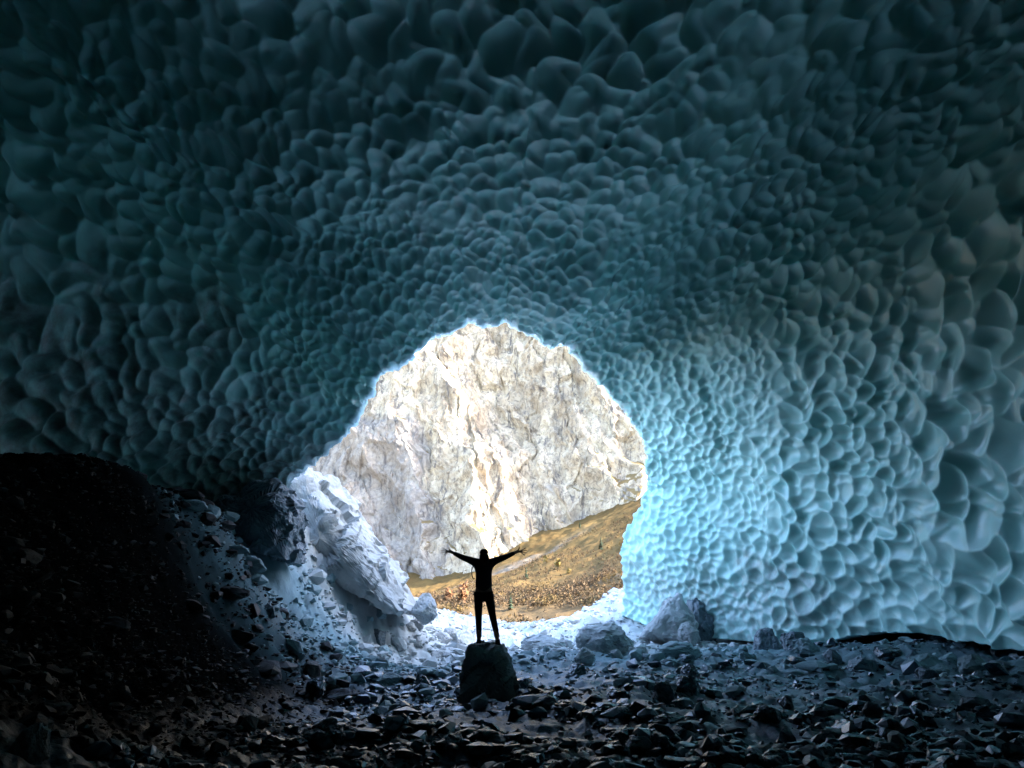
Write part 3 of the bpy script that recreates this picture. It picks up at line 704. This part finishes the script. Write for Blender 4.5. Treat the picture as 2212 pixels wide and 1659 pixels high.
x, y, z, s, dm, sm, ind, rest = scatter()
def zone(px, py, d, sc, f, m):
    look = ('flat ' if f < 0.72 else 'chunky ') + ('pale ' if m is M_PALE else 'grey ' if m is M_GREY else 'dull black ' if m is M_SCREE else 'dark wet ')
    if d > 0.5:
        w = 'beneath the pale rock ledge' if px < -2.5 else 'behind the standing boulder' if px < 2 else 'among pale rubble right of the person'
    elif sc > 0.5:
        w = ('high on' if py > 14 else 'midway up' if py > 11 else 'low on') + ' the black scree ' + ('far left' if px / py < -0.5 else 'nearer the outcrop')
    else:
        a = px / py
        col = ('far left under the scree' if a < -0.45 else 'below the dark outcrop' if a < -0.3 else 'below the rock ledge' if a < -0.19 else 'left of the standing boulder' if a < -0.09 else 'below the standing boulder' if a < -0.02 else 'under the person' if a < 0.05
               else 'below the broad boulder' if a < 0.14 else 'below the slanting boulder' if a < 0.26 else 'below the ice gap' if a < 0.46 else 'at the far right')
        row = 'by the bottom edge' if py < 8.5 else 'on the near floor' if py < 12 else 'on the middle floor' if py < 17 else 'near the ice foot'
        w = row + ' ' + col
    return look + 'stone ' + w, 'stones ' + w
by_label = {}
for k, i in enumerate(ind):
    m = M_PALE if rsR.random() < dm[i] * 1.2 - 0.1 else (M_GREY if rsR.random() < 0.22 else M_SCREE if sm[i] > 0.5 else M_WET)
    o = bpy.data.objects.new('stone', MEDIUM[m.name][k % 8]); COL.objects.link(o)
    f = rsR.uniform(0.5, 0.95)
    o.location = (x[i], y[i], z[i] + 0.25 * s[i] * f); o.rotation_euler = (rsR.normal(0, .25), rsR.normal(0, .25), rsR.random() * 6.28); o.scale = (s[i] * 1.15, s[i], s[i] * f)
    lb, gp = zone(x[i], y[i], dm[i], sm[i], f, m); tag(o, lb, 'stone', gp); by_label.setdefault(lb, []).append((x[i] / y[i], o))
ORD = ['leftmost'] + [w + ' from left' for w in 'second third fourth fifth sixth seventh eighth ninth tenth eleventh twelfth thirteenth fourteenth fifteenth'.split()]
for lb, lst in by_label.items():
    if 1 < len(lst) <= len(ORD):
        for k, (_, o) in enumerate(sorted(lst, key=lambda q: q[0])): o['label'] = lb + ', ' + ORD[k]
def rubble(name, idx, mat, label):
    Vs, Ts, off = [], [], 0; rs = np.random.default_rng(9)
    for i in idx:
        V, T = (SMALL[rs.integers(len(SMALL))] if s[i] < 0.03 * y[i] * 0.35 else HULLS[rs.integers(len(HULLS))]); a = rs.random() * 6.283; c_, s_ = math.cos(a), math.sin(a); tl = rs.normal(0, .3)
        R = np.array([[c_, -s_, 0], [s_, c_, 0], [0, 0, 1]]) @ np.array([[1, 0, 0], [0, math.cos(tl), -math.sin(tl)], [0, math.sin(tl), math.cos(tl)]])
        Vs.append((V * s[i] * (1.1, 1, rs.uniform(.6, 1))) @ R.T + (x[i], y[i], z[i] + 0.2 * s[i])); Ts.append(T + off); off += len(V)
    o = mesh_np(name, np.concatenate(Vs), np.concatenate(Ts), mat, False, True); tag(o, label, kind='stuff')
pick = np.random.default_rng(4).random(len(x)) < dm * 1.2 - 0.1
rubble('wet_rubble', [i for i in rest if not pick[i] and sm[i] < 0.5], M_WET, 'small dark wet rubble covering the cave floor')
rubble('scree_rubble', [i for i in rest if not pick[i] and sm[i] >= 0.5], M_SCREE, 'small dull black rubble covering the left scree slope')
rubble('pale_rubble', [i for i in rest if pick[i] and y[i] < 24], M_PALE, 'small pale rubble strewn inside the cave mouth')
rubble('mouth_lit_rubble', [i for i in rest if pick[i] and y[i] >= 24], M_BRIGHT, 'small whitish rubble across the threshold of the cave')  # rubble in the lighter limestone that paints in the mouth's light

# ------------------------------------------------------------------ the person
def skin(name, verts, edges, radii, mat, sub=2, parent=None, root=0):
    me = bpy.data.meshes.new(name); me.from_pydata(verts, edges, []); o = bpy.data.objects.new(name, me); COL.objects.link(o)
    o.modifiers.new('skin', 'SKIN').use_smooth_shade = True
    for v, r in zip(me.skin_vertices[0].data, radii): v.radius = (r, r) if not isinstance(r, tuple) else r; v.use_root = False
    me.skin_vertices[0].data[root].use_root = True
    ss = o.modifiers.new('sub', 'SUBSURF'); ss.levels = sub; ss.render_levels = sub
    dg = bpy.context.evaluated_depsgraph_get(); m2 = bpy.data.meshes.new_from_object(o.evaluated_get(dg))
    o.modifiers.clear(); o.data = m2; m2.name = name; m2.materials.clear(); m2.materials.append(mat)
    for p in m2.polygons: p.use_smooth = True
    if parent: o.parent = parent
    return o
M_SKIN = plain('skin', (0.45, 0.28, 0.2), 0.6); M_JACKET = plain('dark_jacket', (0.012, 0.016, 0.022), 0.8, 40); M_TROU = plain('black_trousers', (0.009, 0.010, 0.013), 0.85, 60)
M_HAIR = plain('dark_hair', (0.02, 0.014, 0.01), 0.6, 80); M_BEANIE = plain('black_beanie', (0.012, 0.012, 0.013), 0.9, 90); M_BOOT = plain('dark_boots', (0.015, 0.014, 0.013), 0.7)
def build_person():
    foot = at(1043, 1395, 14.4); k = 0.00194
    root = bpy.data.objects.new('person', None); COL.objects.link(root); root.location = foot
    tag(root, 'person in dark jacket and beanie standing with arms spread wide on the large boulder', 'person')
    def q(cx, cy, dy=0.0): return ((cx - 727) * k, dy, (1060 - cy) * k)
    # one continuous body: legs, trunk, arms with five fingers, neck and head
    V, E, R = [], [], []
    def add(p, r, par=None):
        V.append(p); R.append(r)
        if par is not None: E.append((par, len(V) - 1))
        return len(V) - 1
    pel = add(q(728, 585), (0.15, 0.105)); wai = add(q(728, 480), (0.125, 0.09), pel); che = add(q(726, 375), (0.145, 0.10), wai); sh = add(q(726, 318), (0.10, 0.075), che)
    nk = add(q(727, 285, 0.005), 0.052, sh); hd = add(q(727, 250, 0.012), (0.072, 0.085), nk); add(q(727, 212, 0.012), (0.07, 0.082), hd)
    for side, J in ((-1, dict(sh=(655, 318), el=(530, 277), wr=(425, 226), hn=(396, 219))), (1, dict(sh=(797, 318), el=(920, 275), wr=(1030, 226), hn=(1058, 218)))):
        a = add(q(*J['sh']), 0.062, sh); b = add(q(*J['el'], -0.03), 0.042, a); c = add(q(*J['wr'], 0.03), 0.028, b); h = add(q(*J['hn'], 0.04), (0.030, 0.018), c)
        hx, hy = J['hn']
        for ang, ln in ((-28, 0.085), (-8, 0.098), (12, 0.095), (34, 0.078)):
            t = math.radians(ang); dx, dz = side * math.cos(t), -math.sin(t)
            base = q(hx, hy, 0.04); p1 = add((base[0] + dx * 0.05, base[1], base[2] + dz * 0.045), 0.0095, h)
            p2 = add((base[0] + dx * (0.05 + ln * .55), base[1] + 0.005, base[2] + dz * (0.045 + ln * .6)), 0.0085, p1)
            add((base[0] + dx * (0.05 + ln), base[1] + 0.012, base[2] + dz * (0.045 + ln)), 0.007, p2)
        base = q(hx, hy, 0.04); th = add((base[0] - side * 0.008, base[1] + .01, base[2] + 0.035), 0.011, c); t2 = add((base[0] + side * 0.004, base[1] + .015, base[2] + 0.068), 0.0095, th); add((base[0] - side * 0.002, base[1] + .015, base[2] + 0.092), 0.008, t2)
    for hip, kn, an, ft in (((682, 610), (683, 800), (689, 985), (690, 1040)), ((777, 610), (812, 800), (853, 985), (864, 1062))):
        a = add(q(*hip), (0.088, 0.09), pel); b = add(q(*kn, 0.01), 0.058, a); c = add(q(*an, -0.01), 0.040, b); d = add(q(*ft, 0.0), (0.038, 0.04), c); add((q(*ft)[0], 0.13, q(*ft)[2] - 0.005), (0.036, 0.028), d)
    skin('body', V, E, R, M_SKIN, 2, root)
    # clothing over it
    jv = [q(728, 606), q(728, 480), q(726, 375), q(726, 316), q(727, 292), q(655, 316), q(530, 277, -.03), q(436, 231, .028), q(797, 316), q(920, 275, -.03), q(1020, 230, .028)]
    je = [(0, 1), (1, 2), (2, 3), (3, 4), (3, 5), (5, 6), (6, 7), (3, 8), (8, 9), (9, 10)]
    jk = skin('jacket', jv, je, [(0.186, 0.14), (0.155, 0.122), (0.168, 0.13), (0.12, 0.10), 0.07, 0.076, 0.056, 0.038, 0.076, 0.056, 0.038], M_JACKET, 2, root)
    tv = [q(728, 588)]; te = []; tr = [(0.155, 0.115)]
    for pts in (((680, 625), (683, 800), (689, 965), (690, 1000)), ((778, 625), (812, 800), (851, 965), (856, 1000))):
        par = 0
        for (pt, r) in zip(pts, ((0.094, 0.098), 0.067, 0.051, 0.053)):
            tv.append(q(*pt, 0.005)); tr.append(r); te.append((par, len(tv) - 1)); par = len(tv) - 1
    skin('trousers', tv, te, tr, M_TROU, 2, root)
    for (an, ft) in (((689, 990), (690, 1042)), ((854, 990), (865, 1064))):
        a = q(*an); f = q(*ft); skin('boot', [a, f, (f[0], -0.05, f[2] - 0.005), (f[0], 0.13, f[2] - 0.01), (f[0], 0.19, f[2] - 0.015)], [(0, 1), (1, 2), (1, 3), (3, 4)], [0.052, 0.05, (0.043, 0.045), (0.045, 0.036), (0.038, 0.026)], M_BOOT, 2, root, 1)
    # beanie, hair down the back, loose strap at the side
    skin('beanie', [q(727, 248, 0.0), q(727, 228, 0.002), q(726, 206, 0.0), q(725, 194, 0.0)], [(0, 1), (1, 2), (2, 3)], [(0.090, 0.098), (0.090, 0.096), (0.072, 0.076), (0.034, 0.036)], M_BEANIE, 2, root)
    skin('hair', [q(727, 240, -0.035), q(732, 275, -0.075), q(734, 315, -0.125), q(735, 350, -0.14)], [(0, 1), (1, 2), (2, 3)], [(0.092, 0.06), (0.102, 0.06), (0.095, 0.04), (0.055, 0.02)], M_HAIR, 2, root)
    sv = [q(648, 345, -.12), q(624, 365, -.13), q(617, 400, -.13), q(620, 440, -.13), q(632, 472, -.12), q(650, 470, -.11)]
    st = skin('strap', sv, [(i, i + 1) for i in range(5)], [0.009] * 6, M_JACKET, 1, jk)
build_person()
